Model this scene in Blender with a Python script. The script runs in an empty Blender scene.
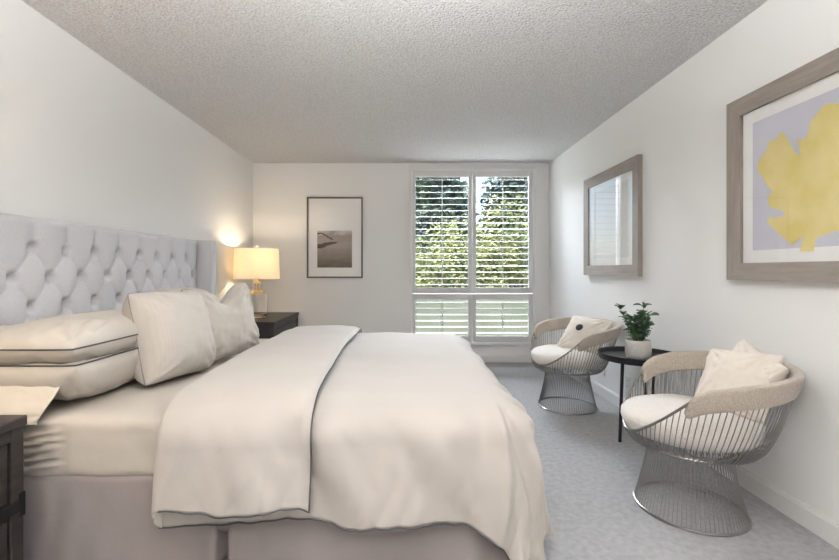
import bpy, math, random
from math import pi, sin, cos, sqrt, radians, exp
from mathutils import Vector, Matrix, noise

random.seed(7)
F = 430.0; VX, VY = 405.0, 270.0; CH = 1.13
# ------------------------------------------------------------------ camera, world, lights, exposure
S = bpy.context.scene
COL = S.collection
cd = bpy.data.cameras.new('camera'); cam = bpy.data.objects.new('camera', cd); COL.objects.link(cam)
cam.location = (0, 0, CH); cam.rotation_euler = (pi/2, 0, 0)
cd.sensor_fit = 'HORIZONTAL'; cd.sensor_width = 36; cd.lens = F/839*36
cd.shift_x = (419.5-VX)/839; cd.shift_y = -(280-VY)/839
cd.clip_start = .05; cd.clip_end = 200
S.camera = cam
S.view_settings.view_transform = 'Standard'; S.view_settings.look = 'None'
S.view_settings.gamma = 1; S.view_settings.use_curve_mapping = False
S.view_settings.exposure = 0.74

w = bpy.data.worlds.new('sky'); S.world = w; w.use_nodes = True
nt = w.node_tree
sky = nt.nodes.new('ShaderNodeTexSky'); sky.sky_type = 'NISHITA'; sky.sun_disc = False
sky.sun_elevation = radians(50); sky.sun_rotation = radians(200); sky.air_density = 1.0; sky.dust_density = 2.0
nt.links.new(sky.outputs[0], nt.nodes['Background'].inputs[0]); nt.nodes['Background'].inputs[1].default_value = .26

def light(name, kind, loc, energy, color, **kw):
    l = bpy.data.lights.new(name, kind); l.energy = energy; l.color = color
    o = bpy.data.objects.new(name, l); COL.objects.link(o); o.location = loc
    for k, v in kw.items():
        if k == 'rot': o.rotation_euler = v
        else: setattr(l, k, v)
    return o
light('sun', 'SUN', (0, -5, 9), 5.5, (1, .96, .90), rot=(radians(14), radians(-24), 0), angle=.01)
# daylight of the shuttered window: sky above the roof line, and its portal
light('window_skylight', 'AREA', (1.5, 6.4, 3.1), 620, (.86, .93, 1.0), rot=(radians(-50), 0, radians(-18)), shape='RECTANGLE', size=2.6, size_y=1.2)
# added fill lights without fixtures, aimed at the ceiling, above the upper view edge
light('fill_uplight', 'AREA', (0, .85, 1.93), 42, (.96, .98, 1.0), rot=(pi, 0, 0), shape='DISK', size=.8)
light('fill_uplight', 'AREA', (0, -.5, 1.95), 60, (1.0, .945, .90), rot=(pi, 0, 0), shape='DISK', size=.8)

# ------------------------------------------------------------------ materials
def mat(name, col, rough=.7, metal=0, bump=None, var=None, sheen=0, trans=0, emit=None, alpha=None, spec=None, aniso=None, coord='Object'):
    m = bpy.data.materials.new(name); m.use_nodes = True
    n = m.node_tree; b = n.nodes['Principled BSDF']
    b.inputs['Base Color'].default_value = (*col, 1); b.inputs['Roughness'].default_value = rough
    b.inputs['Metallic'].default_value = metal
    if sheen: b.inputs['Sheen Weight'].default_value = sheen
    if trans: b.inputs['Transmission Weight'].default_value = trans
    if spec is not None: b.inputs['Specular IOR Level'].default_value = spec
    if emit: b.inputs['Emission Color'].default_value = (*emit[0], 1); b.inputs['Emission Strength'].default_value = emit[1]
    tc = n.nodes.new('ShaderNodeTexCoord'); mp = n.nodes.new('ShaderNodeMapping')
    n.links.new(tc.outputs[coord], mp.inputs[0])
    if aniso: mp.inputs['Scale'].default_value = aniso
    if var:     # (scale, other colour, lo, hi)
        t = n.nodes.new('ShaderNodeTexNoise'); t.inputs['Scale'].default_value = var[0]; t.inputs['Detail'].default_value = 5
        r = n.nodes.new('ShaderNodeValToRGB'); r.color_ramp.elements[0].position = var[2]; r.color_ramp.elements[1].position = var[3]
        r.color_ramp.elements[0].color = (*col, 1); r.color_ramp.elements[1].color = (*var[1], 1)
        n.links.new(mp.outputs[0], t.inputs['Vector']); n.links.new(t.outputs[0], r.inputs[0]); n.links.new(r.outputs[0], b.inputs['Base Color'])
    if bump:    # list of (scale, strength, distance)
        prev = None
        for sc, st, di in bump:
            t = n.nodes.new('ShaderNodeTexNoise'); t.inputs['Scale'].default_value = sc; t.inputs['Detail'].default_value = 3
            n.links.new(mp.outputs[0], t.inputs['Vector'])
            bp = n.nodes.new('ShaderNodeBump'); bp.inputs['Strength'].default_value = st; bp.inputs['Distance'].default_value = di
            n.links.new(t.outputs[0], bp.inputs['Height'])
            if prev: n.links.new(prev.outputs[0], bp.inputs['Normal'])
            prev = bp
        n.links.new(prev.outputs[0], b.inputs['Normal'])
    return m

M = {}
M['wall'] = mat('wall_paint', (.84, .835, .82), .85, bump=[(60, .08, .004)])
M['ceiling'] = mat('popcorn_ceiling', (.78, .77, .765), .95, bump=[(85, 1.0, .022)], var=(95, (.62, .61, .605), .45, .60))
M['carpet'] = mat('carpet_pile', (.44, .44, .45), 1.0, bump=[(260, .8, .01), (60, .4, .008)], var=(34, (.34, .34, .35), .35, .7), sheen=.2)
M['trim'] = mat('white_trim_paint', (.80, .79, .775), .45)
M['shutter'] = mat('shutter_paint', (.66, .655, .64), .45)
M['louver'] = mat('dimmed_louver_paint', (.30, .30, .29), .5)  # shutter paint darkened to hold down the skylight glare on the louvers
M['glass'] = mat('window_glass', (1, 1, 1), .0, trans=1)
M['duvet'] = mat('duvet_cotton', (.485, .45, .41), .8, bump=[(9, .12, .02), (300, .15, .002)], sheen=.15)
M['sheet'] = mat('fitted_sheet_cotton', (.52, .475, .42), .8, bump=[(12, .1, .02), (300, .1, .002)])
M['pillow'] = mat('pillow_cotton', (.56, .52, .46), .8, bump=[(11, .15, .02), (300, .12, .002)], sheen=.15)
M['pinstripe'] = mat('textured_linen', (.80, .765, .71), .85, bump=[(9, .2, .02), (220, .35, .003)], sheen=.2)
M['piping'] = mat('charcoal_piping', (.10, .10, .11), .8)
M['skirt'] = mat('bed_skirt_linen', (.31, .275, .27), .9, bump=[(6, .3, .02), (200, .3, .002)])
M['head'] = mat('headboard_linen', (.60, .595, .61), .9, bump=[(350, .3, .002)], var=(120, (.55, .545, .56), .3, .7), sheen=.1)
M['headdk'] = mat('shaded_button_linen', (.27, .25, .24), .9)  # headboard linen darkened on the buttons, standing for shade in the pits
M['dark'] = mat('charcoal_stained_wood', (.042, .034, .031), .5, bump=[(18, .4, .004)], var=(14, (.024, .020, .019), .35, .65), aniso=(1, .25, 3))
M['iron'] = mat('blackened_iron', (.018, .018, .019), .45, metal=.4)
M['black'] = mat('black_powder_coat', (.012, .012, .014), .32)
M['wire'] = mat('nickel_wire', (.33, .32, .31), .34, metal=.9)
M['boucle'] = mat('shaded_boucle_fabric', (.50, .435, .365), 1, bump=[(150, .9, .006), (60, .4, .006)], var=(130, (.40, .345, .285), .35, .7), sheen=.3)  # arm band fabric darkened towards the shade on its outer side
M['seatfab'] = mat('cream_boucle_fabric', (.80, .76, .71), 1, bump=[(150, .9, .006), (60, .4, .006)], var=(130, (.72, .68, .63), .35, .7), sheen=.3)
M['throw'] = mat('cream_woven_linen', (.74, .68, .60), .95, bump=[(190, .6, .003), (12, .2, .02)], sheen=.2)
M['brass'] = mat('polished_brass', (.80, .58, .25), .22, metal=1)
M['clear'] = mat('clear_glass', (1, 1, 1), .02, trans=1)
M['shade'] = mat('linen_lamp_shade', (.86, .80, .70), .9, bump=[(250, .2, .002)])
M['bulb'] = mat('lit_bulb', (1, .9, .7), .5, emit=((1, .78, .50), 5))
M['oak'] = mat('weathered_oak', (.36, .315, .28), .6, bump=[(20, .4, .003)], var=(9, (.28, .24, .21), .3, .7), aniso=(6, .6, 6))
M['oakv'] = mat('weathered_oak_upright', (.36, .315, .28), .6, bump=[(20, .4, .003)], var=(9, (.28, .24, .21), .3, .7), aniso=(6, 6, .6))
M['mat'] = mat('picture_mat_board', (.90, .895, .885), .8)
M['paper'] = mat('lavender_grey_paper', (.60, .60, .69), .85, var=(3.5, (.66, .65, .72), .4, .65))
M['leafy'] = mat('yellow_ink', (.72, .60, .22), .85, var=(7, (.80, .69, .36), .35, .7))
M['palepaper'] = mat('pale_paper', (.80, .80, .80), .85, var=(2.5, (.76, .76, .72), .4, .7))
M['frame'] = mat('brushed_pewter_frame', (.16, .15, .145), .45, metal=.3)
M['pot'] = mat('speckled_stoneware', (.56, .54, .51), .9, bump=[(70, .6, .004)], var=(90, (.42, .40, .38), .5, .75), aniso=(1, 1, 3))
M['soil'] = mat('potting_soil', (.05, .038, .03), 1, bump=[(90, 1, .01)])
M['leaf'] = mat('dark_green_leaf', (.045, .10, .045), .4, var=(14, (.085, .16, .08), .35, .65))
M['stem'] = mat('green_brown_stem', (.14, .13, .06), .7)
M['plate'] = mat('white_plastic', (.78, .78, .76), .35)
M['slot'] = mat('dark_slot', (.05, .05, .05), .6)
M['grass'] = mat('outdoor_lawn', (.22, .27, .13), 1, var=(4, (.30, .33, .19), .3, .7))
M['shrub'] = mat('olive_shrub_leaf', (.11, .15, .06), .6, var=(2.2, (.33, .34, .13), .38, .62))
M['conif'] = mat('dark_conifer_leaf', (.030, .060, .050), .7, var=(1.6, (.09, .14, .07), .45, .75))
M['sage'] = mat('sage_render', (.085, .095, .06), .9, var=(1.5, (.11, .115, .085), .35, .65))
M['bounce_slab'] = mat('pale_bounce_slab', (.40, .39, .37), .9, bump=[(30, .3, .005)])
M['bark'] = mat('grey_bark', (.16, .13, .11), .9)

def tex_nodes(m): return m.node_tree.nodes, m.node_tree.links
# glazing of the pictures and the window: thin architectural glass (reflects and lets the light through)
def thin_glass(name, tint):
    m = bpy.data.materials.new(name); m.use_nodes = True; n, l = tex_nodes(m); n.clear()
    o = n.new('ShaderNodeOutputMaterial'); mx = n.new('ShaderNodeMixShader'); g = n.new('ShaderNodeBsdfGlossy'); t = n.new('ShaderNodeBsdfTransparent')
    lw = n.new('ShaderNodeLayerWeight'); lw.inputs['Blend'].default_value = .5; pwn = n.new('ShaderNodeMath'); pwn.operation = 'POWER'; pwn.inputs[1].default_value = 4.0
    l.new(lw.outputs['Facing'], pwn.inputs[0]); fr = n.new('ShaderNodeMath'); fr.operation = 'MULTIPLY_ADD'; fr.inputs[1].default_value = .75; fr.inputs[2].default_value = .015; l.new(pwn.outputs[0], fr.inputs[0])
    g.inputs['Roughness'].default_value = .015
    t.inputs[0].default_value = (*tint, 1)
    l.new(fr.outputs[0], mx.inputs[0]); l.new(t.outputs[0], mx.inputs[1]); l.new(g.outputs[0], mx.inputs[2]); l.new(mx.outputs[0], o.inputs[0])
    return m
M['thin'] = thin_glass('picture_glass', (1, 1, 1))
# lamp shade lets light through
n, l = tex_nodes(M['shade']); b = n['Principled BSDF']; tr = n.new('ShaderNodeBsdfTranslucent'); tr.inputs[0].default_value = (.95, .86, .70, 1)
mx = n.new('ShaderNodeMixShader'); mx.inputs[0].default_value = .42; l.new(b.outputs[0], mx.inputs[1]); l.new(tr.outputs[0], mx.inputs[2]); l.new(mx.outputs[0], n['Material Output'].inputs[0])
# fine woven stripe of the two big cushions
n, l = tex_nodes(M['pinstripe']); wv = n.new('ShaderNodeTexWave'); wv.inputs['Scale'].default_value = 22; wv.inputs['Distortion'].default_value = .4; wv.bands_direction = 'X'
tc = n.new('ShaderNodeTexCoord'); l.new(tc.outputs['Object'], wv.inputs['Vector']); rp = n.new('ShaderNodeValToRGB')
rp.color_ramp.elements[0].color = (.54, .50, .45, 1); rp.color_ramp.elements[1].color = (.56, .52, .47, 1)
l.new(wv.outputs[0], rp.inputs[0]); l.new(rp.outputs[0], n['Principled BSDF'].inputs['Base Color'])
# the small landscape photograph on the back wall (a sepia print of a winding channel)
def landscape():
    m = bpy.data.materials.new('sepia_landscape_print'); m.use_nodes = True; n, l = tex_nodes(m); b = n['Principled BSDF']; b.inputs['Roughness'].default_value = .6
    tc = n.new('ShaderNodeTexCoord'); sp = n.new('ShaderNodeSeparateXYZ'); l.new(tc.outputs['Generated'], sp.inputs[0])
    def mth(op, a, c=None, clamp=False):
        q = n.new('ShaderNodeMath'); q.operation = op; q.use_clamp = clamp
        for i, v in enumerate((a, c)):
            if v is None: continue
            if isinstance(v, (int, float)): q.inputs[i].default_value = v
            else: l.new(v, q.inputs[i])
        return q.outputs[0]
    x, z = sp.outputs['X'], sp.outputs['Z']
    nz = n.new('ShaderNodeTexNoise'); nz.inputs['Scale'].default_value = 3.0; nz.inputs['Detail'].default_value = 6
    mp = n.new('ShaderNodeMapping'); mp.inputs['Scale'].default_value = (1.2, 1, 3.2); l.new(tc.outputs['Generated'], mp.inputs[0]); l.new(mp.outputs[0], nz.inputs['Vector'])
    base = n.new('ShaderNodeValToRGB'); e = base.color_ramp.elements
    e[0].position = 0; e[0].color = (.11, .085, .06, 1); e[1].position = 1; e[1].color = (.62, .56, .50, 1)
    e2 = e.new(.35); e2.color = (.30, .25, .20, 1); e3 = e.new(.62); e3.color = (.42, .37, .32, 1); e4 = e.new(.88); e4.color = (.33, .28, .23, 1); e5 = e.new(.94); e5.color = (.50, .45, .40, 1)
    zz = mth('ADD', z, mth('MULTIPLY', mth('SUBTRACT', nz.outputs[0], .5), .45)); l.new(zz, base.inputs[0])
    # winding dark channel: centre line and width vary with x
    wob = mth('MULTIPLY', mth('SUBTRACT', nz.outputs[0], .5), .16)
    def chan(z0, amp, fr, ph, wid, xe):
        c = mth('ADD', mth('ADD', z0, mth('MULTIPLY', mth('SINE', mth('ADD', mth('MULTIPLY', x, fr), ph)), amp)), wob)
        ww = mth('MULTIPLY', mth('SUBTRACT', 1.0, mth('POWER', mth('DIVIDE', x, xe), 3.0)), wid)
        return mth('LESS_THAN', mth('ABSOLUTE', mth('SUBTRACT', z, c)), ww)
    k1 = chan(.62, .05, 5.0, -1.2, .062, .60); k2 = chan(.84, .07, 6.5, 1.2, .028, .50)
    k = mth('MAXIMUM', k1, k2)
    mx = n.new('ShaderNodeMix'); mx.data_type = 'RGBA'; l.new(k, mx.inputs['Factor']); l.new(base.outputs[0], mx.inputs['A']); mx.inputs['B'].default_value = (.05, .035, .022, 1)
    l.new(mx.outputs['Result'], b.inputs['Base Color']); return m
M['print'] = landscape()

# ------------------------------------------------------------------ mesh helpers
class MB:
    def __init__(s): s.v = []; s.f = []
    def box(s, x0, x1, y0, y1, z0, z1, b=0):
        if b <= 0:
            i = len(s.v); s.v += [(x, y, z) for z in (z0, z1) for y in (y0, y1) for x in (x0, x1)]
            s.f += [[i+a for a in q] for q in ((0, 2, 3, 1), (4, 5, 7, 6), (0, 1, 5, 4), (2, 6, 7, 3), (0, 4, 6, 2), (1, 3, 7, 5))]
            return s
        c = Vector(((x0+x1)/2, (y0+y1)/2, (z0+z1)/2)); h = Vector(((x1-x0)/2, (y1-y0)/2, (z1-z0)/2)); b = min(b, *(q*.49 for q in h))
        idx = {}
        for sx in (-1, 1):
            for sy in (-1, 1):
                for sz in (-1, 1):
                    for a in range(3):
                        d = [b, b, b]; d[a] = 0
                        idx[(sx, sy, sz, a)] = len(s.v)
                        s.v.append((c.x+sx*(h.x-d[0]), c.y+sy*(h.y-d[1]), c.z+sz*(h.z-d[2])))
        def face(keys, nrm):
            ids = [idx[k] for k in keys]; p = [Vector(s.v[i]) for i in ids]
            nn = (p[1]-p[0]).cross(p[2]-p[0])
            if nn.dot(Vector(nrm)) < 0: ids.reverse()
            s.f.append(ids)
        for a in range(3):
            o1, o2 = [q for q in range(3) if q != a]
            for sg in (-1, 1):
                ks = []
                for u, vv in ((-1, -1), (1, -1), (1, 1), (-1, 1)):
                    k = [0, 0, 0]; k[a] = sg; k[o1] = u; k[o2] = vv; ks.append((*k, a))
                nr = [0, 0, 0]; nr[a] = sg; face(ks, nr)
            for u in (-1, 1):
                for vv in (-1, 1):
                    ks = []
                    for t, ax in ((-1, o1), (1, o1), (1, o2), (-1, o2)):
                        k = [0, 0, 0]; k[a] = t; k[o1] = u; k[o2] = vv; ks.append((*k, ax))
                    nr = [0, 0, 0]; nr[o1] = u; nr[o2] = vv; face(ks, nr)
        for sx in (-1, 1):
            for sy in (-1, 1):
                for sz in (-1, 1): face([(sx, sy, sz, a) for a in range(3)], (sx, sy, sz))
        return s
    def tube(s, pts, r, seg=6, closed=False, cap=True):
        pts = [Vector(p) for p in pts]; n = len(pts); i0 = len(s.v)
        rr = r if isinstance(r, (list, tuple)) else [r]*n
        up = None
        for k in range(n):
            if closed: t = pts[(k+1) % n]-pts[(k-1) % n]
            else: t = pts[min(k+1, n-1)]-pts[max(k-1, 0)]
            if t.length < 1e-9: t = Vector((0, 0, 1))
            t.normalize()
            if up is None: up = Vector((0, 0, 1)) if abs(t.z) < .9 else Vector((1, 0, 0))
            a = t.cross(up)
            if a.length < 1e-5: a = t.orthogonal()
            a.normalize(); bb = a.cross(t); up = bb
            for j in range(seg):
                q = 2*pi*j/seg; s.v.append(tuple(pts[k]+(a*cos(q)+bb*sin(q))*rr[k]))
        for k in range(n if closed else n-1):
            k2 = (k+1) % n
            for j in range(seg): s.f.append([i0+k*seg+j, i0+k*seg+(j+1) % seg, i0+k2*seg+(j+1) % seg, i0+k2*seg+j])
        if cap and not closed:
            s.f.append([i0+j for j in range(seg)][::-1]); s.f.append([i0+(n-1)*seg+j for j in range(seg)])
        return s
    def lathe(s, prof, seg=40, c=(0, 0), cap=True, closed=False):
        i0 = len(s.v); n = len(prof)
        for r, z in prof:
            for j in range(seg): q = 2*pi*j/seg; s.v.append((c[0]+r*cos(q), c[1]+r*sin(q), z))
        for k in range(n if closed else n-1):
            k2 = (k+1) % n
            for j in range(seg): s.f.append([i0+k*seg+j, i0+k*seg+(j+1) % seg, i0+k2*seg+(j+1) % seg, i0+k2*seg+j])
        if cap and not closed:
            s.f.append([i0+j for j in range(seg)][::-1]); s.f.append([i0+(n-1)*seg+j for j in range(seg)])
        return s
    def grid(s, fn, nu, nv, flip=False, closeu=False):
        i0 = len(s.v)
        for i in range(nu):
            for j in range(nv): s.v.append(tuple(fn(i/(nu if closeu else nu-1), j/(nv-1))))
        for i in range(nu if closeu else nu-1):
            i2 = (i+1) % nu
            for j in range(nv-1):
                q = [i0+i*nv+j, i0+i2*nv+j, i0+i2*nv+j+1, i0+i*nv+j+1]
                s.f.append(q[::-1] if flip else q)
        return s
    def build(s, name, m, parent=None, smooth=True, angle=35, solid=0, sub=0, **tags):
        me = bpy.data.meshes.new(name); me.from_pydata([tuple(p) for p in s.v], [], s.f); me.update()
        o = bpy.data.objects.new(name, me); COL.objects.link(o); me.materials.append(m)
        if smooth:
            me.polygons.foreach_set('use_smooth', [True]*len(me.polygons))
            if angle < 180: me.set_sharp_from_angle(angle=radians(angle))
        if solid:
            md = o.modifiers.new('thickness', 'SOLIDIFY'); md.thickness = abs(solid); md.offset = -1 if solid > 0 else 1
        if sub:
            md = o.modifiers.new('soft', 'SUBSURF'); md.levels = sub; md.render_levels = sub
        if parent: o.parent = parent
        tagp(o, **tags); return o

def tagp(o, label=None, cat=None, group=None, kind=None):
    if label: o['label'] = label
    if cat: o['category'] = cat
    if group: o['group'] = group
    if kind: o['kind'] = kind
    return o
def empty(name, loc, rz=0, **t):
    o = bpy.data.objects.new(name, None); COL.objects.link(o); o.empty_display_size = .1
    o.location = loc; o.rotation_euler = (0, 0, rz); return tagp(o, **t)
def copy_tree(o, parent=None):
    c = o.copy(); COL.objects.link(c); c.parent = parent
    for ch in [x for x in bpy.data.objects if x.parent == o]: copy_tree(ch, c)
    return c
def at(px, py, Y): return ((px-VX)/F*Y, CH-(py-VY)/F*Y)
def nz(x, y, z=0): return noise.noise(Vector((x, y, z)))
def lerp_tab(tab, x):
    if x <= tab[0][0]: return tab[0][1]
    for (a, b), (c, d) in zip(tab, tab[1:]):
        if x <= c:
            t = (x-a)/(c-a); t = t*t*(3-2*t); return b+(d-b)*t
    return tab[-1][1]

# ------------------------------------------------------------------ the room
XL, XR, YB, YF, H = -1.863, 1.765, 5.27, -1.7, 2.44
ST = dict(kind='structure')
MB().box(XL-.1, XR+.1, YF-.1, YB+.12, -.12, 0).build('floor', M['carpet'], smooth=False, **ST)
MB().box(XL-.1, XR+.1, YF-.1, YB+.12, H, H+.12).build('ceiling', M['ceiling'], smooth=False, **ST)
MB().box(XL-.12, XL, YF-.1, YB+.12, 0, H).build('wall_left', M['wall'], smooth=False, **ST)
MB().box(XR, XR+.12, YF-.1, YB+.12, 0, H).build('wall_right', M['wall'], smooth=False, **ST)
WX0, WZ1 = at(411, 170, YB); WX1, WZ0 = at(533.5, 343.5, YB)
wb = MB(); wb.box(XL, WX0, YB, YB+.12, 0, H); wb.box(WX1, XR, YB, YB+.12, 0, H); wb.box(WX0, WX1, YB, YB+.12, 0, WZ0); wb.box(WX0, WX1, YB, YB+.12, WZ1, H)
wb.build('wall_back', M['wall'], smooth=False, **ST)
# wall behind the camera with a plain door
MB().box(XL, XR, YF-.1, YF, 0, H).build('wall_front', M['wall'], smooth=False, **ST)
d1 = MB(); d1.box(.6, 1.45, YF, YF+.035, 0, 2.06, .004); d1.box(.52, .6, YF, YF+.05, 0, 2.14, .004); d1.box(1.45, 1.53, YF, YF+.05, 0, 2.14, .004); d1.box(.6, 1.45, YF, YF+.05, 2.06, 2.14, .004)
d1.build('door_1', M['trim'], angle=30, **ST)
def skirting(name, x0, x1, y0, y1, side):
    m = MB(); m.box(x0, x1, y0, y1, 0, .088, .003)
    if side == 'x+': m.box(x0+.004, x1, y0, y1, .086, .098, .003)
    elif side == 'x-': m.box(x0, x1-.004, y0, y1, .086, .098, .003)
    else: m.box(x0, x1, y0+.004, y1, .086, .098, .003)
    m.build(name, M['trim'], angle=30, **ST)
skirting('baseboard_right', XR-.014, XR, YF, YB, 'x+'); skirting('baseboard_left', XL, XL+.014, YF, YB, 'x-')
skirting('baseboard_back', XL+.014, XR-.014, YB-.014, YB, 'y')
# window header strip and sill board
hx0, hz0 = at(409, 168.5, YB); hx1, _ = at(535.5, 168, YB)
MB().box(hx0, hx1, YB-.022, YB, hz0, H, .003).build('trim_1', M['trim'], angle=30, **ST)
# window: outer casing, glazing bars, panes
win = empty('window_1', ((WX0+WX1)/2, YB, WZ0), **ST)
def rel(o, root): o.location = -Vector(root.location); return o
def P(mb, name, m, root, **k): return rel(mb.build(name, m, root, **k), root)
c = .03
cs = MB(); cs.box(WX0-.012, WX0+.018, YB-.05, YB+.10, WZ0-.01, WZ1+.01, .004); cs.box(WX1-.018, WX1+.012, YB-.05, YB+.10, WZ0-.01, WZ1+.01, .004)
cs.box(WX0, WX1, YB-.05, YB+.10, WZ1-.018, WZ1+.012, .004); cs.box(WX0, WX1, YB-.05, YB+.10, WZ0-.012, WZ0+.018, .004)
P(cs, 'window_frame', M['trim'], win, angle=30)
_, zm = at(0, 293.5, YB+.09)
xm = (WX0+WX1)/2
bars = MB(); bars.box(WX0+.018, WX1-.018, YB+.068, YB+.098, zm-.025, zm+.025, .003); bars.box(xm-.025, xm+.025, YB+.065, YB+.1, WZ0+.018, WZ1-.018, .003)
P(bars, 'mullion', M['trim'], win, angle=30)
P(MB().box(WX0+.018, WX1-.018, YB+.08, YB+.085, WZ0+.018, WZ1-.018), 'pane', M['thin'], win, smooth=False)
# four plantation shutter panels
YS = YB-.022
def shutter(px0, px1, py0, py1, opx, opy, nl, tilt, label):
    x0, z1 = at(px0, py0, YS); x1, z0 = at(px1, py1, YS); ax0, az1 = at(opx[0], opy[0], YS); ax1, az0 = at(opx[1], opy[1], YS)
    r = empty('plantation_shutter', ((x0+x1)/2, YS, z0), label=label, cat='shutter', group='white plantation shutter panels')
    f = MB(); f.box(x0, ax0, YS-.016, YS+.016, z0, z1, .003); f.box(ax1, x1, YS-.016, YS+.016, z0, z1, .003)
    f.box(ax0, ax1, YS-.016, YS+.016, az1, z1, .003); f.box(ax0, ax1, YS-.016, YS+.016, z0, az0, .003)
    P(f, 'panel_frame', M['shutter'], r, angle=30)
    sp = (az1-az0)/nl
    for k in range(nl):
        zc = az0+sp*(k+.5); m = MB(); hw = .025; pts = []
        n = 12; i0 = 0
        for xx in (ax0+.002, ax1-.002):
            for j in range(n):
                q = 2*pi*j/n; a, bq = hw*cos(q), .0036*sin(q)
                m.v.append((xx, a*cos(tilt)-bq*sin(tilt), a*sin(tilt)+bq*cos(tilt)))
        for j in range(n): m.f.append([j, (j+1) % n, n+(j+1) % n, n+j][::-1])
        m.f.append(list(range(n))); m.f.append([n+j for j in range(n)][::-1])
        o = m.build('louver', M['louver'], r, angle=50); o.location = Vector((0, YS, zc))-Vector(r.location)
    xc = (ax0+ax1)/2
    P(MB().box(xc-.006, xc+.006, YS-.044, YS-.034, az0+sp*.5, az1-sp*.4, .002), 'tilt_rod', M['shutter'], r, angle=30)
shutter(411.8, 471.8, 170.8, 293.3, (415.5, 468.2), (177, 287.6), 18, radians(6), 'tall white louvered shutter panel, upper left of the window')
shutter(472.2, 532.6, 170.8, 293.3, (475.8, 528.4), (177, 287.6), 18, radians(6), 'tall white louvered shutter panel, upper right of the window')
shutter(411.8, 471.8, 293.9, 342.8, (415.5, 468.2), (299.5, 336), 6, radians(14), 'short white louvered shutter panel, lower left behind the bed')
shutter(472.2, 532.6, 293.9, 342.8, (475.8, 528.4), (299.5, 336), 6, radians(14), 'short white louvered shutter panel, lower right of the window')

# ------------------------------------------------------------------ outside the window
tagp(MB().box(-12, 16, YB+.3, 40, -.2, -.05).build('lawn', M['grass'], smooth=False), kind='structure')
tagp(MB().box(-4, 7, YB+.3, 6.8, -.1, -.03).build('bounce_slab', M['bounce_slab'], smooth=False), kind='structure')  # pale slab added to bounce sunlight through the window onto the ceiling
def leaves(blobs, n, size, name, m, root):
    mb = MB()
    for _ in range(n):
        cx, cy, cz, rx, ry, rz = random.choice(blobs)
        while True:
            p = Vector((random.uniform(-1, 1), random.uniform(-1, 1), random.uniform(-1, 1)))
            if p.length < 1: break
        p = p*(.55+.45*p.length)
        c = Vector((cx+p.x*rx, cy+p.y*ry, cz+p.z*rz)); s = size*random.uniform(.6, 1.3)
        a = Vector((random.gauss(0, 1), random.gauss(0, 1), random.gauss(0, 1))).normalized(); b = a.orthogonal().normalized()*.5
        i = len(mb.v); mb.v += [tuple(c-a*s), tuple(c+b*s), tuple(c+a*s), tuple(c-b*s)]; mb.f.append([i, i+1, i+2, i+3])
    o = mb.build(name, m, root, smooth=False); rel(o, root); return o
def tree(x, y, blobs, n, size, m, trunk, kind, label, cat):
    r = empty(kind, (x, y, -.05), label=label, cat=cat)
    leaves([(x+a, y+b, c, d, e, f) for a, b, c, d, e, f in blobs], n, size, 'foliage', m, r)
    t = MB(); t.tube([(x, y, -.05), (x+.03, y, trunk*.5), (x-.02, y, trunk)], [.09*trunk/2, .07*trunk/2, .03*trunk/2], 8)
    rel(t.build('trunk', M['bark'], r), r)
tree(1.05, 8.4, [(0, 0, 1.5, .75, .5, .75), (-.35, .2, 1.1, .6, .5, .5), (.45, 0, 1.2, .6, .5, .5)], 4200, .042, M['shrub'], 1.2, 'olive_shrub', 'bushy yellow-green shrub outside, seen through the left shutters', 'shrub')
tree(2.0, 8.2, [(0, 0, 1.7, .7, .5, .95), (-.3, .1, 1.2, .6, .5, .5), (.4, 0, 1.3, .6, .5, .6)], 5000, .042, M['shrub'], 1.3, 'olive_shrub', 'taller yellow-green shrub outside, seen through the right shutters', 'shrub')
tree(.2, 9.2, [(0, 0, 1.3, .7, .5, .6), (.3, 0, 1.0, .6, .5, .4)], 2200, .042, M['shrub'], 1.0, 'olive_shrub', 'low olive shrub at the left edge of the window view', 'shrub')
tree(1.0, 12.5, [(0, 0, 1.6, 1.4, .9, 1.2), (0, 0, 2.8, 1.1, .8, 1.2), (-.2, 0, 4.0, .8, .6, 1.3)], 5200, .15, M['conif'], 3.5, 'conifer_tree', 'dark green conifer beyond the left half of the window', 'tree')
tree(3.75, 14.4, [(0, 0, 1.9, 1.6, .9, 1.5), (-.1, 0, 3.4, 1.2, .8, 1.4), (.3, 0, 4.7, .8, .6, 1.4)], 4600, .15, M['conif'], 3.6, 'conifer_tree', 'dark green conifer beyond the right half of the window', 'tree')
tree(-.9, 15.2, [(0, 0, 2.2, 1.5, .9, 1.8), (0, 0, 4.0, 1.0, .8, 1.4)], 3000, .16, M['conif'], 3.5, 'conifer_tree', 'dark conifer farthest left beyond the window', 'tree')
tree(6.8, 17.0, [(0, 0, 2.2, 1.7, .9, 1.9), (0, 0, 4.2, 1.2, .8, 1.4)], 3000, .16, M['conif'], 3.5, 'conifer_tree', 'dark conifer farthest right beyond the window', 'tree')

tagp(MB().box(-6, 9, 6.8, 6.95, -.1, .74, .01).build('garden_wall', M['sage'], angle=30), 'low sage-green garden wall seen through the lower shutters', 'wall')

# ------------------------------------------------------------------ bed
HX = -1.72                 # front of the tufted panel
BY0, BY1 = 1.62, 3.55      # mattress sides
BXF = .41                  # mattress foot
bed = empty('bed', ((HX+BXF)/2, 2.585, 0), label='king bed with tufted pale grey winged headboard and grey linen skirt', cat='bed')
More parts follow.
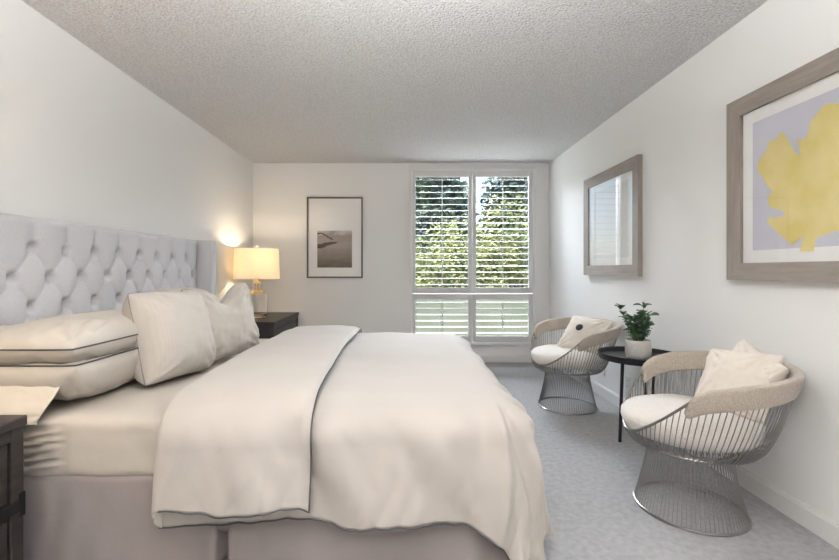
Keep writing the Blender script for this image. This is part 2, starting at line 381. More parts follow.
# headboard: back slab with tufted front
HT = 1.378
b0, b1, dz0 = 2.59, .2, .136
def tuft(y, z):
    zr = (1.231-z)/dz0                       # rows downwards from the top row
    yy = (y-b0)/.1                            # half spacings
    u = (yy+zr)/2; v = (yy-zr)/2
    dia = abs(sin(pi*u))*abs(sin(pi*v))
    top = abs(sin(pi*yy/2))
    k = min(1, max(0, -zr/.35)) if zr < 0 else 0
    a = dia**.52; b = top**.5
    h = a*(1-k)+b*k
    # deep round dimple at every button
    best = 9
    for r in (math.floor(zr), math.ceil(zr)):
        if r < 0 or r > 5: continue
        off = 1 if r % 2 else 0
        yk = round((yy-off)/2)*2+off
        best = min(best, sqrt(((yy-yk)*.1)**2+((zr-r)*dz0)**2))
    h0 = h; pit = exp(-(best/.021)**2)
    edge = min(1, (HT-z)/.03, (y-1.612)/.03, (3.568-y)/.03); edge = max(0, edge)
    return (.021*h0-.064*pit+.022)*sqrt(edge)
hb = MB()
def hbf(u, v):
    y = 1.612+u*(3.568-1.612); z = .30+v*(HT-.30)
    return (HX-.03+tuft(y, z), y, z)
hb.grid(hbf, 300, 170)
hb.box(-1.84, HX-.062, 1.612, 3.568, .10, HT, .004)
head = P(hb, 'headboard', M['head'], bed, angle=180)
for r in range(5):
    ks = [b0+.2*k for k in range(-4, 5)] if r % 2 == 0 else [b0-.1+.2*k for k in range(-4, 6)]
    for y in ks:
        z = 1.231-r*dz0
        bt = MB(); bt.lathe([(.001, .006), (.006, .0055), (.010, .003), (.0115, 0), (.010, -.004)], 12)
        bt.v = [(p[2], p[0], p[1]) for p in bt.v]
        o = bt.build('button', M['headdk'], head); o.location = (HX-.03+tuft(y, z)+0.006, y, z)
for y0, y1 in ((1.532, 1.612), (3.568, 3.648)):
    wg = MB(); wg.box(-1.845, -1.60, y0, y1, 0, HT, .012)
    o = wg.build('wing', M['head'], head, angle=60)
# box spring + legs + mattress
P(MB().box(HX, BXF-.02, BY0+.02, BY1-.02, .12, .345, .02), 'box_spring', M['skirt'], bed)
for x in (-1.6, .18):
    for y in (1.75, 3.42): P(MB().box(x-.03, x+.03, y-.03, y+.03, 0, .12, .004), 'leg', M['black'], bed)
def mattressf(u, v):
    return None
mt = MB()
def ring(z, ins, wob):
    pts = []; x0, x1, y0, y1 = HX+.015+ins, BXF-ins, BY0+ins, BY1-ins; R = max(.01, .09-ins); n = 10
    cs_ = [(x1-R, y0+R, -pi/2), (x1-R, y1-R, 0), (x0+R, y1-R, pi/2), (x0+R, y0+R, pi)]
    for i, (cx, cy, a0) in enumerate(cs_):
        for j in range(n+1): a = a0+pi/2*j/n; pts.append([cx+R*cos(a), cy+R*sin(a)])
        nx = cs_[(i+1) % 4]; a = a0+pi/2; p = (cx+R*cos(a), cy+R*sin(a)); q = (nx[0]+R*cos(nx[2]), nx[1]+R*sin(nx[2]))
        for j in range(1, 90): t = j/90; pts.append([p[0]+(q[0]-p[0])*t, p[1]+(q[1]-p[1])*t])
    out = []
    for x, y in pts:
        dx = 0
        if wob and y < BY0+.05:
            # gathered elastic ruffles near the head end, soft creases elsewhere
            g = 1/(1+exp((x+1.31)/.012))
            dx = .012*g*sin((z*2.0+.02*sin(x*25))*2*pi*16+x*5)*wob + .004*nz(x*9, z*14)*wob
            dx += -.012*exp(-((x+1.30)/.012)**2)*wob
        out.append((x, y-dx, z+.004*nz(x*7, y*7)))
    return out
prof = [(.340, .03, 0), (.345, .012, 0), (.358, .003, .3)]+[(.36+.013*k, 0, 1) for k in range(1, 14)]+[(.545, .002, .7), (.558, .008, .3), (.566, .020, 0), (.570, .045, 0), (.572, .10, 0)]
rings = [ring(*p) for p in prof]; nn = len(rings[0])
for r in rings: mt.v += r
for k in range(len(rings)-1):
    for j in range(nn): mt.f.append([k*nn+j, k*nn+(j+1) % nn, (k+1)*nn+(j+1) % nn, (k+1)*nn+j])
mt.f.append([(len(rings)-1)*nn+j for j in range(nn)]); mt.f.append([j for j in range(nn)][::-1])
P(mt, 'mattress', M['sheet'], bed, angle=180)
# skirt: hanging linen with box pleats and one open split
def skirt_wave(q, z, split):
    d = (.352-z)/.352
    s = .034*d*nz(q*4.3, z*1.5, 3)+.010*nz(q*11, z*3.5, 9)*min(1, d*3)+.018*d*sin(q*9+nz(q*2, 0)*3)*.5
    s += -.075*min(1, d*6)*exp(-((q-split)/.020)**4) - .012*exp(-((q-split)/.022)**2)
    return s
near = MB(); near.grid(lambda u, v: (HX+.03+u*(BXF+.01-HX-.03), BY0+.008-skirt_wave(HX+u*2.02, v*.352, -.763)-.02*(1-v), max(.004, v*.352)), 260, 14)
P(near, 'bed_skirt', M['skirt'], bed, angle=180, solid=.004)
foot = MB(); foot.grid(lambda u, v: (BXF+.002+.01*(1-v)+skirt_wave(u*1.93, v*.352, .97), BY0+.0+u*(BY1-BY0), max(.004, v*.352)), 160, 12)
P(foot, 'bed_skirt', M['skirt'], bed, angle=180, solid=.004)
far = MB(); far.grid(lambda u, v: (HX+.03+u*(BXF-HX-.03), BY1-.008+skirt_wave(u*2, v*.352, .9)+.01*(1-v), max(.004, v*.352)), 160, 12, flip=True)
P(far, 'bed_skirt', M['skirt'], bed, angle=180, solid=.004)

# ------------------------------------------------------------------ duvet
DX1, DY0, DY1 = .35, 1.712, 3.455
def drape(s, t, off=0, ztop=.622, wave=1, edge=0):
    R = .13+off
    cx = min(s, DX1); cy = min(max(t, DY0), DY1)
    ex, ey = s-cx, t-cy
    d = (abs(ex)**4+abs(ey)**4)**.25
    if d > 1e-6:
        L = sqrt(ex*ex+ey*ey); nx, ny = ex/L, ey/L
    else: nx = ny = 0
    puff = .016*nz(s*1.7+3, t*1.7, 1)+.008*nz(s*4.5, t*4.0, 5)
    # slight crown towards the middle of the bed
    crown = .012*(1-((t-2.585)/1.0)**2)
    zt = ztop+off+(puff+crown)*(.2+.8*exp(-(d/.16)**2))
    arc = pi*R/2
    foot = max(0, nx)
    if d < arc:
        a = d/R; h = R*sin(a); z = zt-R*(1-cos(a)); dd = 0
    else:
        dd = d-arc; fl = .10+.19*foot; h = R+dd*fl-(.10+.25*foot)*dd*dd; z = zt-R-dd*sqrt(max(0, 1-fl*fl))
    # folds
    ang = math.atan2(ey, ex) if d > 1e-6 else 0
    q = (s if foot < .05 else 0)+(t if abs(ny) < .05 else 0)
    if foot >= .05 and abs(ny) >= .05: q = DX1+abs(ang)*.0
    if d > 0:
        amp = min(1, d/.14)
        if ny <= 0 and (ey < 0 or ex > 0): per = (cx-DX1)+math.atan2(max(0, ex), max(0, -ey))*.42+(cy-DY0)
        else: per = .66+(DY1-DY0)+math.atan2(max(0, ey), max(0, ex))*.42+(DX1-cx)
        if ny <= 0 and ey == 0: per = .66+(cy-DY0)
        f1 = sin(per*21+nz(per*2.3, d*2.0)*4+d*3.0)
        f2 = nz(per*6-d*3.5, d*1.4, 7)
        f3 = nz(per*15-d*7, d*3.0, 17)
        cn = 4*(nx*ny)**2
        w_ = (.012*f1+.038*f2+.008*f3)*amp*wave + .010*max(0, d-.2)*abs(nz(per*12+d*5, d*2.2, 33))*6*wave + .020*cn*sin(per*19)*min(1, d/.35) + .014*amp
        h += w_
    x = cx+nx*h; y = cy+ny*h
    if off == 0 and z < .02: z = .02+.01*nz(s*6, t*6)
    return Vector((x, y, z))
def duvet_tmin(s): return 1.236-.03*max(0, (s+.35))/.7-.13*min(1, max(0, (s-.22)/.3))**1.5+.014*sin(s*11+.6)+.012*nz(s*6, 2)
DS0, DS1 = -.880, .33+.645
def duv(u, v):
    s = DS0+(DS1-DS0)*u; t0 = duvet_tmin(s); t1 = 3.90+.01*sin(s*9)
    s2 = s+(.02*sin(v*30)+.02*nz(v*9, 4))*max(0, (u-.85)/.15)
    return drape(s2, t0+(t1-t0)*v)
dv = MB(); dv.grid(duv, 190, 250)
duvet = dv.build('duvet', M['duvet'], angle=180, solid=.012, label='cream duvet spread over the lower half of the bed', cat='duvet')
pp = [duv(i/200, 0) for i in range(201)]+[duv(1, i/120) for i in range(1, 8)]
MB().tube([p+Vector((0, -.002, -.002)) for p in pp], .003, 6).build('piping', M['piping'], duvet, label='charcoal piping along the hem')
# folded-back top section
FR = -.345
def foldr(v): return FR-.03*v+.012*sin(v*9)
def fld(u, v):
    # u 0..0.8 upper layer from right edge to left; .8..1 roll down to the lower layer
    t0 = 1.213+.014*sin(u*8+1.3)+.010*nz(u*7, 9); t1 = 3.82
    tt = t0+(t1-t0)*v; L0 = -.862
    if u < .8:
        k = u/.8; s = foldr(v)+(L0-foldr(v))*k
        off = .045+.012*sin(pi*k)
        if k < .06: off -= .014*(1-k/.06)
    else:
        b = (u-.8)/.2*pi; s = L0-.030*sin(b); off = .012+.033*(.5+.5*cos(b))
    # rounded lower right corner
    rc = .05; ds = foldr(v)-s
    p = drape(s, tt, off, wave=.8)
    # turned up lower left corner
    return p
fd = MB(); fd.grid(fld, 120, 260, flip=True)
fold = fd.build('duvet_fold', M['duvet'], duvet, angle=180, solid=.008, label='folded-back top section of the duvet')
pe = [fld(0, 1-i/200) for i in range(201)]+[fld(.8*i/80, 0) for i in range(1, 81)]
MB().tube([p+Vector((.001, -.003, .002)) for p in pe], .003, 6).build('piping', M['piping'], fold, label='charcoal piping along the folded edge')

# ------------------------------------------------------------------ pillows
def cushion(name, m, w, h, t, label, cat, group=None, pip=None, pin=.07, chop=0, seed=0, wr=.008, n=56, seam=0, pw=.55, flat=0, mod=None, pr=.0035):
    """stands in local XZ, bottom at z=0, thickness along Y, front is -Y"""
    def shape(u, v, side):
        eu, ev = 1-abs(u)**3.2, 1-abs(v)**3.2
        x = w/2*u*(1-pin*(1-v*v)); z = h/2*v*(1-pin*(1-u*u))
        cr = 1-.055*(u*v)**4; x *= cr; z *= cr
        th = (max(0, eu)*max(0, ev))**pw
        y = side*t/2*th
        wn = wr*(nz(u*3+seed, v*3, side*2)+.6*nz(u*7+seed, v*6, side*3))*(.3+.9*(abs(u)*abs(v))**.5)*min(1, th*3)
        # tension creases from the corners
        for cu in (-1, 1):
            for cv in (-1, 1):
                a = math.atan2(v-cv, u-cu); r = sqrt((u-cu)**2+(v-cv)**2)
                wn += .0045*sin(a*16+seed)*exp(-((r-.5)/.3)**2)*min(1, th*3)
        y += wn*side
        if chop:
            g = exp(-(u/.38)**2)*max(0, (v+.1)/1.1)**1.6
            z -= chop*g; y *= 1-.35*g
        if seam: y += seam*(1-th)
        p = Vector((x, y, z+h/2))
        return mod(p, u, v) if mod else p
    mb = MB()
    rmap = lambda a: sin(a*pi/2)*.55+a*.45
    mb.grid(lambda a, b: shape(rmap(2*a-1), rmap(2*b-1), -1), n, n, flip=False)
    mb.grid(lambda a, b: shape(rmap(2*a-1), rmap(2*b-1), 1), n, n, flip=True)
    # weld the rim
    o = mb.build(name, m, angle=180, label=label, cat=cat, group=group)
    import bmesh
    bm = bmesh.new(); bm.from_mesh(o.data); bmesh.ops.remove_doubles(bm, verts=bm.verts, dist=.0004); bmesh.ops.recalc_face_normals(bm, faces=bm.faces); bm.to_mesh(o.data); bm.free()
    if pip:
        k = 40; loop = [shape(-1+2*i/k, -1, 1) for i in range(k)]+[shape(1, -1+2*i/k, 1) for i in range(k)]+[shape(1-2*i/k, 1, 1) for i in range(k)]+[shape(-1, 1-2*i/k, 1) for i in range(k)]
        MB().tube(loop, pr, 6, closed=True).build('piping', pip, o)
    return o
def pose(o, loc, yaw, lean=0, roll=0):
    """yaw about Z, lean backwards (towards local +Y), roll in its own plane"""
    o.matrix_world = Matrix.Translation(loc) @ Matrix.Rotation(radians(yaw), 4, 'Z') @ Matrix.Rotation(radians(-lean), 4, 'X') @ Matrix.Rotation(radians(roll), 4, 'Y')
    return o
# sleeping pillows lie flat: width along Y
def sleeper(loc, tz, ln, dp, th, label, seed, lean=90, yaw=90, **k):
    o = cushion('pillow', M['pillow'], ln, dp, th, label, 'pillow', group='sleeping pillows stacked at the headboard', pip=M['piping'], pin=.03, seed=seed, pw=.42, wr=.014, **k)
    return pose(o, loc, yaw, lean)
# local +Z (depth of pillow) leans backwards to -X when yaw=90: bottom edge at front, X decreases
sag = lambda p, u, v: Vector((p.x, p.y-.012*(u*u), p.z))
sleeper((-1.235, 2.03, .668), 0, .84, .47, .19, 'lower of two cream pillows stacked at near side of headboard', 3, seam=-.10)
sleeper((-1.24, 2.02, .83), 0, .84, .47, .185, 'upper of two cream pillows stacked at near side of headboard', 11, seam=.0)
sleeper((-1.26, 3.10, .668), 0, .82, .45, .18, 'lower cream pillow behind the two standing cushions', 23, seam=-.09)
sleeper((-1.33, 3.12, .765), 0, .76, .45, .17, 'upper cream pillow propped behind the two standing cushions', 31, lean=64)
# pillowcase end of the lower pillow, spread over the mattress edge
def flap(u, v):
    x = -1.69+(.375-.045*v)*u+.006*sin(v*6)
    if v < .6: k = v/.6; y = 1.655-.062*k; z = .715-.118*k
    else: k = (v-.6)/.4; y = 1.593-.006*k; z = .597-.040*k
    return (x, y-.006*abs(nz(x*9, v*3)), z+.004*nz(x*7, v*3))
MB().grid(flap, 40, 30, flip=True).build('pillowcase', M['pillow'], angle=180, solid=.003, label='loose open end of a cream pillowcase hanging over the mattress edge', cat='pillowcase')
# two standing cushions
A = cushion('bed_cushion', M['pinstripe'], .45, .46, .30, 'cream striped cushion with grey piping, standing before the near pillow stack', 'cushion', group='standing cushions on the bed', pip=M['skirt'], pin=.06, seed=5, wr=.012, pw=.5, pr=.003)
pose(A, (-1.145, 2.19, .578), 77, 15, 2)
B = cushion('bed_cushion', M['pinstripe'], .50, .47, .20, 'cream striped cushion with dented top, nearer the far bedside lamp', 'cushion', group='standing cushions on the bed', pip=M['skirt'], pin=.08, chop=.11, seed=9, wr=.016, pw=.5, pr=.003)
pose(B, (-1.075, 2.65, .585), 64, 12, -4)

# ------------------------------------------------------------------ nightstands
def nightstand(y0, y1, x1, label):
    x0, h = -1.835, .62
    r = empty('nightstand', ((x0+x1)/2, (y0+y1)/2, 0), label=label, cat='nightstand', group='charcoal nightstands beside the bed')
    P(MB().box(x0, x1+.008, y0-.006, y1+.006, h-.035, h, .004), 'top', M['dark'], r, angle=30)
    bd = MB(); bd.box(x0+.01, x1-.012, y0+.004, y1-.004, .05, h-.035)
    for y in (y0+.002, y1-.052): bd.box(x1-.03, x1, y, y+.05, .0, h-.035, .002)
    for y in (y0+.002, y1-.052): bd.box(x0+.01, x0+.05, y, y+.05, .0, .06)
    bd.box(x1-.03, x1, y0+.052, y1-.052, h-.075, h-.035, .002); bd.box(x1-.03, x1, y0+.052, y1-.052, .05, .08, .002)
    P(bd, 'body', M['dark'], r, angle=30)
    P(MB().box(x1-.03, x1+.004, y0, y1, .290, .335, .003), 'middle_band', M['iron'], r, angle=30)
    for z0, z1 in ((.345, .538), (.088, .282)):
        dr = P(MB().box(x1-.035, x1-.004, y0+.060, y1-.060, z0, z1, .003), 'drawer', M['dark'], r, angle=30)
        yc = (y0+y1)/2; zc = (z0+z1)/2
        hd = MB(); hd.tube([(x1-.006, yc-.07, zc), (x1+.022, yc-.065, zc), (x1+.024, yc+.065, zc), (x1-.006, yc+.07, zc)], .005, 8)
        hd.build('handle', M['iron'], dr)
    for y in (y0-.001, y1-.023): P(MB().box(x1-.06, x1+.005, y, y+.024, .27, .355, .003), 'corner_bracket', M['iron'], r, angle=30)
    return r
nightstand(.54, 1.512, -1.338, 'charcoal wooden nightstand in the near left corner, cut by the frame')
nightstand(4.22, 5.20, -1.29, 'charcoal wooden nightstand in the far corner under the glass lamp')

# ------------------------------------------------------------------ table lamps
def lamp(x, y, label, energy):
    r = empty('table_lamp', (x, y, .62), label=label, cat='lamp', group='glass bedside lamps')
    MB().lathe([(.001, 0), (.085, 0), (.088, .006), (.085, .014), (.05, .018), (.001, .018)], 40, cap=False).build('base', M['brass'], r)
    MB().lathe([(.06, .018), (.098, .022), (.110, .036), (.110, .235), (.104, .258), (.075, .272), (.072, .268), (.101, .254), (.106, .233), (.106, .040), (.094, .028), (.06, .024)], 48, cap=False, closed=True).build('glass_body', M['clear'], r)
    MB().lathe([(.048, .296), (.046, .31), (.056, .365), (.053, .365), (.043, .31), (.045, .296)], 40, cap=False, closed=True).build('glass_neck', M['clear'], r)
    MB().lathe([(.001, .262), (.070, .262), (.078, .268), (.078, .284), (.062, .292), (.030, .298), (.008, .302), (.008, .365), (.054, .368), (.054, .385), (.02, .39), (.012, .40), (.012, .50), (.001, .50)], 40, cap=False).build('neck', M['brass'], r)
    z0, z1, R1, R0 = .415, .735, .225, .237
    MB().lathe([(R0, z0), (R1, z1), (R1-.003, z1), (R0-.003, z0)], 64, cap=False, closed=True).build('lamp_shade', M['shade'], r)
    hp = MB(); hp.tube([(0, 0, .50), (0, 0, .76)], .004, 8)
    for k in range(3): a = k*2*pi/3; hp.tube([(0, 0, z1-.012), (R1*cos(a), R1*sin(a), z1-.012)], .002, 6)
    hp.build('harp', M['brass'], r)
    MB().lathe([(.001, .755), (.012, .757), (.015, .766), (.010, .776), (.001, .782)], 16, cap=False).build('finial', M['clear'] if False else M['plate'], r)
    MB().lathe([(.001, .50), (.014, .505), (.024, .54), (.029, .57), (.022, .595), (.001, .605)], 20, cap=False).build('bulb', M['bulb'], r)
    l_ = light('bulb_light', 'POINT', (x, y, .62+.64), energy, (1, .82, .60), shadow_soft_size=.03)
    return r
lamp(-1.585, 4.60, 'lit glass lamp with cream drum shade in the far corner', 6)
lamp(-1.56, 1.08, 'lit glass lamp with cream drum shade on the near nightstand', 7)

# ------------------------------------------------------------------ wire armchairs
def lerp_lin(tab, x):
    if x <= tab[0][0]: return tab[0][1]
    for (a, b), (c, d) in zip(tab, tab[1:]):
        if x <= c: return b+(d-b)*(x-a)/(c-a)
    return tab[-1][1]
RIM = [(0, .695), (50, .69), (90, .660), (112, .625), (120, .575), (130, .505), (145, .43), (160, .375), (180, .358)]
def rim_h(a):      # a: 0 back .. 180 front; height of the rim wire
    return sum(lerp_lin(RIM, min(180, abs(a+d))) for d in range(-6, 7, 2))/7
def bowl_r(z):
    return lerp_lin([(.295, .175), (.300, .215), (.315, .255), (.345, .280), (.40, .300), (.47, .316), (.56, .328), (.64, .341), (.72, .352)], z)
def bp(a, z, dr=0):  # a degrees from back (+Y), positive to +X; wider than deep, leaning back with height
    r = bowl_r(z)+dr; q = radians(a); k = max(0, z-.30)/.40
    return Vector((r*(1+.09*k)*sin(q), r*(1-.05*k)*cos(q)+.062*k, z))
def make_chair():
    r = empty('wire_armchair', (0, 0, 0))
    MB().tube([(.229*cos(2*pi*i/72), .229*sin(2*pi*i/72), .007) for i in range(72)], .0065, 8, closed=True).build('base_ring', M['wire'], r)
    bw = MB(); N = 80
    for i in range(N):
        q = 2*pi*i/N; pts = []
        for k in range(9):
            t = k/8; z = .008+t*.292; rr = .228-.062*(1-(1-t)**1.25)+.006*max(0, t-.8)/.2
            pts.append((rr*cos(q), rr*sin(q), z))
        bw.tube(pts, .0022, 5, cap=False)
    bw.build('base_wires', M['wire'], r)
    rg = MB()
    for rr, z, w_ in ((.170, .300, .006), (.258, .322, .004)):
        if w_: rg.tube([(rr*cos(2*pi*i/60), rr*sin(2*pi*i/60), z) for i in range(60)], w_, 6, closed=True)
    rg.build('support_ring', M['wire'], r)
    cg = MB(); N = 92
    for i in range(N):
        a = -180+360*(i+.5)/N; top = rim_h(abs(a)); pts = []
        n = 10
        for k in range(n+1): z = .296+(top-.296)*(k/n)**1.25; pts.append(bp(a, z, .002))
        cg.tube(pts, .0023, 5, cap=False)
    cg.build('bowl_wires', M['wire'], r)
    MB().tube([bp(-180+360*i/144, rim_h(abs(-180+360*i/144))) for i in range(144)], .0062, 8, closed=True).build('rim', M['wire'], r)
    # upholstered band wrapping the rim from arm tip to arm tip
    AT = 121
    def band(u, v):
        a = -AT+2*AT*(.5-.5*cos(pi*u) if False else u); k = 2*pi*v
        e = min(1, (AT-abs(a))/5); e = sqrt(max(0.0, 1-(1-e)**2))
        top = rim_h(min(abs(a), 113))
        hh = .050*max(.3, e); tt = .019*max(.3, e)
        sx = math.copysign(abs(cos(k))**.42, cos(k)); sz = math.copysign(abs(sin(k))**.42, sin(k))
        z = top-.036-.030*max(0, abs(a)-113)/8+hh*sz
        return bp(a, z, -.006+tt*sx+.0015*nz(a*.08, v*4))
    bd = MB(); bd.grid(band, 110, 25, flip=True); nv = 25
    bd.f.append([j for j in range(nv-1)]); bd.f.append([109*nv+j for j in range(nv-1)][::-1])
    bd.build('arm_band', M['boucle'], r, angle=180)
    # seat cushion
    prof = [(.001, .350), (.16, .348), (.225, .352), (.252, .364), (.268, .385), (.278, .415), (.277, .442), (.262, .464), (.22, .477), (.12, .484), (.001, .486)]
    sc = MB(); i0 = 0; seg = 56
    for rr, z in prof:
        for j in range(seg):
            q = 2*pi*j/seg; fx = 1; y = rr*sin(q)
            x = rr*cos(q)
            y = y*1.03-.004
            dz = .014*max(0, -y/.3)**2*(-1 if z > .45 else -.3)+.006*nz(x*6, y*6, z*4)
            sc.v.append((x, y, z+dz))
    for k in range(len(prof)-1):
        for j in range(seg): sc.f.append([k*seg+j, k*seg+(j+1) % seg, (k+1)*seg+(j+1) % seg, (k+1)*seg+j])
    sc.build('seat_cushion', M['seatfab'], r, angle=180)
    return r
# front is local -Y; rz turns it to face -X (into the room)
ch1 = make_chair(); tagp(ch1, 'cream armchair on nickel wire base nearest the camera, two pillows on it', 'armchair', 'wire armchairs along the right wall')
ch1.location = (1.352, 2.05, 0); ch1.rotation_euler.z = radians(-103)
ch2 = copy_tree(ch1); ch2['label'] = 'cream armchair on nickel wire base near the window, farther from the camera'
ch2.location = (1.345, 3.57, 0); ch2.rotation_euler.z = radians(-74)

def throw(loc, yaw, lean, roll, label, seed, s=.34, t=.13, **k):
    o = cushion('throw_pillow', M['throw'], s, s, t, label, 'pillow', group=None, pin=.09, seed=seed, wr=.007, pw=.5, **k)
    return pose(o, loc, yaw, lean, roll)
throw((1.56, 2.09, .445), -95, 22, 14, 'cream throw pillow behind another on the near armchair, corner up', 41)
t2 = throw((1.478, 1.985, .452), -74, 30, -5, 'cream throw pillow in front of another on the near armchair', 47)
t3 = throw((1.38, 3.49, .445), -50, 42, 4, 'cream throw pillow with large black button on the far armchair', 53, s=.38)
bt = MB(); bt.lathe([(.001, .008), (.018, .008), (.028, .005), (.031, 0), (.028, -.004), (.001, -.004)], 24, cap=False)
bt.v = [(p[0], -p[2], p[1]) for p in bt.v]
o = bt.build('button', M['black'], t3, label='large black button'); o.location = (-.03, -.070, .22)

# ------------------------------------------------------------------ side table with plant
tb = empty('side_table', (1.522, 2.80, 0), label='round black tray-top side table between the two armchairs', cat='side table')
TZ = .56
MB().lathe([(.001, TZ), (.225, TZ), (.236, TZ+.004), (.243, TZ+.030), (.247, TZ+.030), (.243, TZ+.0), (.236, TZ-.010), (.20, TZ-.012), (.001, TZ-.012)], 72, cap=False).build('tray_top', M['black'], tb, angle=50)
for (tx, ty), (fx, fy) in (((-.115, -.02), (-.108, .03)), ((.0, -.17), (-.005, -.14)), ((.10, .12), (.135, .15))):
    MB().tube([(tx, ty, TZ-.012), (fx, fy, 0)], [.011, .010], 12).build('leg', M['black'], tb)
pl = empty('potted_plant', (1.502, 2.77, TZ), label='small jade-like plant in a round stoneware pot on the black table', cat='plant')
pr_ = [(a*.87, b) for a, b in [(.001, .0), (.06, .0), (.078, .008), (.086, .03), (.088, .07), (.086, .105), (.083, .122), (.078, .122), (.080, .10), (.001, .10)]]
MB().lathe(pr_, 48, cap=False).build('pot', M['pot'], pl, angle=180)
MB().lathe([(.001, .106), (.05, .108), (.068, .103)], 30, cap=False).build('soil', M['soil'], pl)
stm = MB(); lf = MB()
def leaf_at(p, d, L, W):
    d = d.normalized(); side = d.cross(Vector((0, 0, 1)))
    if side.length < .1: side = Vector((1, 0, 0))
    side.normalize(); side = (side+Vector((random.uniform(-.5, .5), random.uniform(-.5, .5), random.uniform(-.5, .5)))).normalized()
    up = side.cross(d).normalized(); i0 = len(lf.v); n = 7
    for k in range(n):
        t = k/(n-1); wv = W*(sin(pi*min(1, t*.93+.06))**.65); c = p+d*(L*t)+up*(.010*sin(pi*t)-.016*t*t)
        for q in (-1, 0, 1): lf.v.append(tuple(c+side*wv*.5*q+up*(.004*abs(q))))
    for k in range(n-1):
        for q in range(2): lf.f.append([i0+k*3+q, i0+k*3+q+1, i0+(k+1)*3+q+1, i0+(k+1)*3+q])
rs = random.Random(4)
for b in range(9):
    a = b*2.4+.4; lean_ = .08+.24*rs.random() if b else .05; hgt = (.225 if b < 2 else .13+.06*rs.random())
    d = Vector((cos(a)*lean_, sin(a)*lean_, 1)).normalized(); p0 = Vector((.02*cos(a), .02*sin(a), .10)); pts = [p0]
    for k in range(1, 7): pts.append(p0+d*(hgt*k/6)+Vector((cos(a), sin(a), 0))*.02*(k/6)**2)
    stm.tube(pts, [.0045-.0005*k for k in range(7)], 6)
    for k in range(1, 7):
        for s_ in (0, 1):
            q = a+s_*pi+k*1.35+rs.random(); leaf_at(pts[k], Vector((cos(q), sin(q), .5+.5*rs.random())), .050+.012*rs.random(), .038)
    leaf_at(pts[6], d, .04, .024)
stm.build('stem', M['stem'], pl); lf.build('foliage', M['leaf'], pl, angle=180, solid=.0022)

# ------------------------------------------------------------------ pictures
def framed(name, label, cat, group, mk):
    r = mk; return r
def wall_frame_right(yfar, ynear, z0, z1, label, art):
    x1 = XR; x0 = XR-.036; fw = .088
    r = empty('framed_picture', (XR, (yfar+ynear)/2, z0), label=label, cat='picture', group='pair of pictures on the right wall')
    f = MB()
    for (ya, yb) in ((ynear, ynear+fw), (yfar-fw, yfar)):
        pass
    def bar(pts_out, pts_in):
        # mitred moulding: outer edge proud, inner edge lower
        i = len(f.v)
        (ya, za), (yb, zb) = pts_out; (yc, zc), (yd, zd) = pts_in
        f.v += [(x1, ya, za), (x1, yb, zb), (x0, ya, za), (x0, yb, zb), (x0+.006, yd, zd), (x0+.006, yc, zc), (x0+.02, yd, zd), (x0+.02, yc, zc)]
        f.f.extend([[i+0, i+1, i+3, i+2], [i+2, i+3, i+4, i+5], [i+5, i+4, i+6, i+7]])
    O = [(ynear, z0), (yfar, z0), (yfar, z1), (ynear, z1)]; I = [(ynear+fw, z0+fw), (yfar-fw, z0+fw), (yfar-fw, z1-fw), (ynear+fw, z1-fw)]
    
    for k in range(4):
        f = MB(); q = (k+1) % 4; bar((O[k], O[q]), (I[k], I[q])); P(f, ('frame_rail', 'frame_stile')[k % 2], (M['oak'], M['oakv'])[k % 2], r, smooth=False)
    P(MB().box(XR-.014, XR-.001, ynear+.02, yfar-.02, z0+.02, z1-.02), 'mat_board', M['mat'], r, smooth=False)
    mw = .062; xa = XR-.0155
    P(MB().box(xa, XR-.013, ynear+fw+mw, yfar-fw-mw, z0+fw+mw, z1-fw-mw), 'print', art, r, smooth=False)
    P(MB().box(XR-.024, XR-.022, ynear+fw-.004, yfar-fw+.004, z0+fw-.004, z1-fw+.004), 'glass', M['thin'], r, smooth=False)
    return r, xa
r1, xa = wall_frame_right(2.313, 1.345, 1.078, 2.018, 'grey oak framed print of a yellow leaf, nearest the camera', M['paper'])
# the yellow leaf (drawn from the photo's left half; right half mirrored with changes)
pts = [(235, 125), (200, 165), (190, 205), (168, 210), (178, 248), (165, 240), (145, 205), (130, 190), (122, 206), (102, 215), (96, 235), (80, 255), (76, 280), (90, 300), (98, 318), (112, 330), (98, 345), (105, 368), (135, 374), (142, 384), (118, 392), (103, 390), (98, 402), (138, 440), (160, 456), (178, 436), (182, 442), (174, 470), (208, 470), (212, 440)]
lp = []
for x, y in pts:
    px, py = 725+x/2.333, 50+y/2.333; Y = (xa)*F/(px-VX); lp.append((Y, CH-(py-VY)/F*Y))
yc = 1.829
ex = [(1.74, 1.29), (1.66, 1.265), (1.585, 1.285), (1.605, 1.36), (1.54, 1.42), (1.575, 1.50), (1.53, 1.60), (1.55, 1.69), (1.60, 1.655), (1.615, 1.77), (1.665, 1.83), (1.72, 1.795)]
poly = lp+ex
poly = [(max(1.345+.155, min(2.313-.155, a)), b) for a, b in poly]
lm = MB(); lm.v = [(xa-.0006, a, b) for a, b in poly]; lm.f = [list(range(len(poly)))]
o = lm.build('leaf_motif', M['leafy'], r1, smooth=False); rel(o, r1)
import bmesh
bm = bmesh.new(); bm.from_mesh(o.data); bmesh.ops.triangulate(bm, faces=bm.faces); bm.to_mesh(o.data); bm.free()
r2, _ = wall_frame_right(4.165, 3.195, 1.082, 1.99, 'grey oak framed pale print whose glass mirrors the window', M['palepaper'])

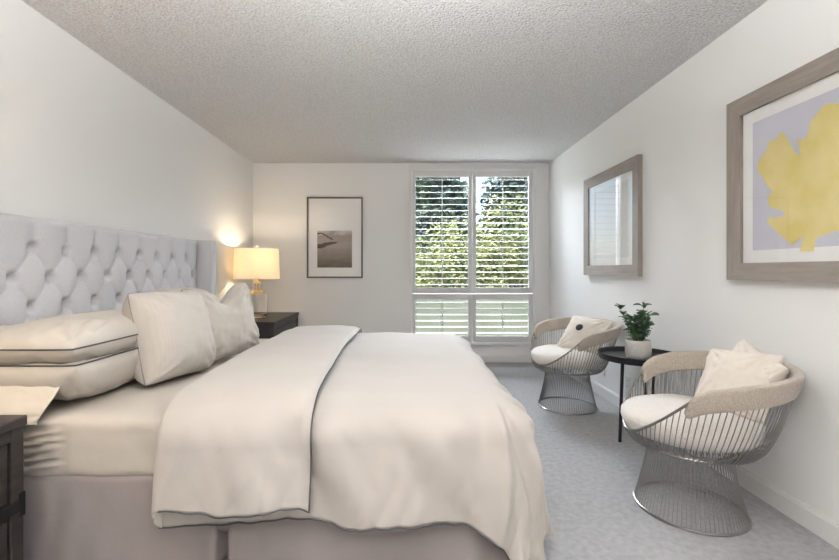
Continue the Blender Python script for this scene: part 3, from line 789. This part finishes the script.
# back wall picture
x0, z1 = at(306.8, 197, YB-.02); x1, z0 = at(362.7, 278, YB-.02)
r3 = empty('framed_picture', ((x0+x1)/2, YB, z0), label='sepia landscape photograph in thin dark frame on the back wall', cat='picture')
f = MB(); tfr = .018
f.box(x0, x0+tfr, YB-.028, YB, z0, z1, .002); f.box(x1-tfr, x1, YB-.028, YB, z0, z1, .002); f.box(x0+tfr, x1-tfr, YB-.028, YB, z1-tfr, z1, .002); f.box(x0+tfr, x1-tfr, YB-.028, YB, z0, z0+tfr, .002)
P(f, 'frame', M['frame'], r3, angle=30)
P(MB().box(x0+tfr, x1-tfr, YB-.012, YB-.001, z0+tfr, z1-tfr), 'mat_board', M['mat'], r3, smooth=False)
a0, c1 = at(317.3, 230.7, YB-.013); a1, c0 = at(352, 267.5, YB-.013)
P(MB().box(a0, a1, YB-.0135, YB-.011, c0, c1), 'print', M['print'], r3, smooth=False)
P(MB().box(x0+tfr-.002, x1-tfr+.002, YB-.020, YB-.018, z0+tfr-.002, z1-tfr+.002), 'glass', M['thin'], r3, smooth=False)

# thin cord from the skirting down onto the carpet
cord = MB(); cord.tube([(XR-.004, 3.28, .11), (XR-.02, 3.24, .10), (XR-.035, 3.18, .055), (XR-.06, 3.10, .012), (XR-.10, 3.02, .006), (XR-.09, 2.93, .006)], .0035, 8)
cord.build('cord', M['plate'], angle=180, label='thin white cord hanging from the wall to the carpet under the black table', cat='cord')

# ------------------------------------------------------------------ wall outlets
def outlet(y, z, label):
    r = empty('wall_outlet', (XR, y, z), label=label, cat='outlet', group='outlets low on the right wall')
    MB().box(-.007, 0, -.036, .036, -.058, .058, .003).build('cover_plate', M['plate'], r, angle=30)
    s = MB()
    for dz in (-.022, .022):
        for dy in (-.007, .007): s.box(-.0078, -.0068, dy-.0015, dy+.0015, dz-.006, dz+.006)
    s.build('socket_slots', M['slot'], r, smooth=False)
outlet(3.40, .235, 'white wall outlet seen below the black table top')
outlet(3.83, .25, 'white wall outlet just right of the far armchair')
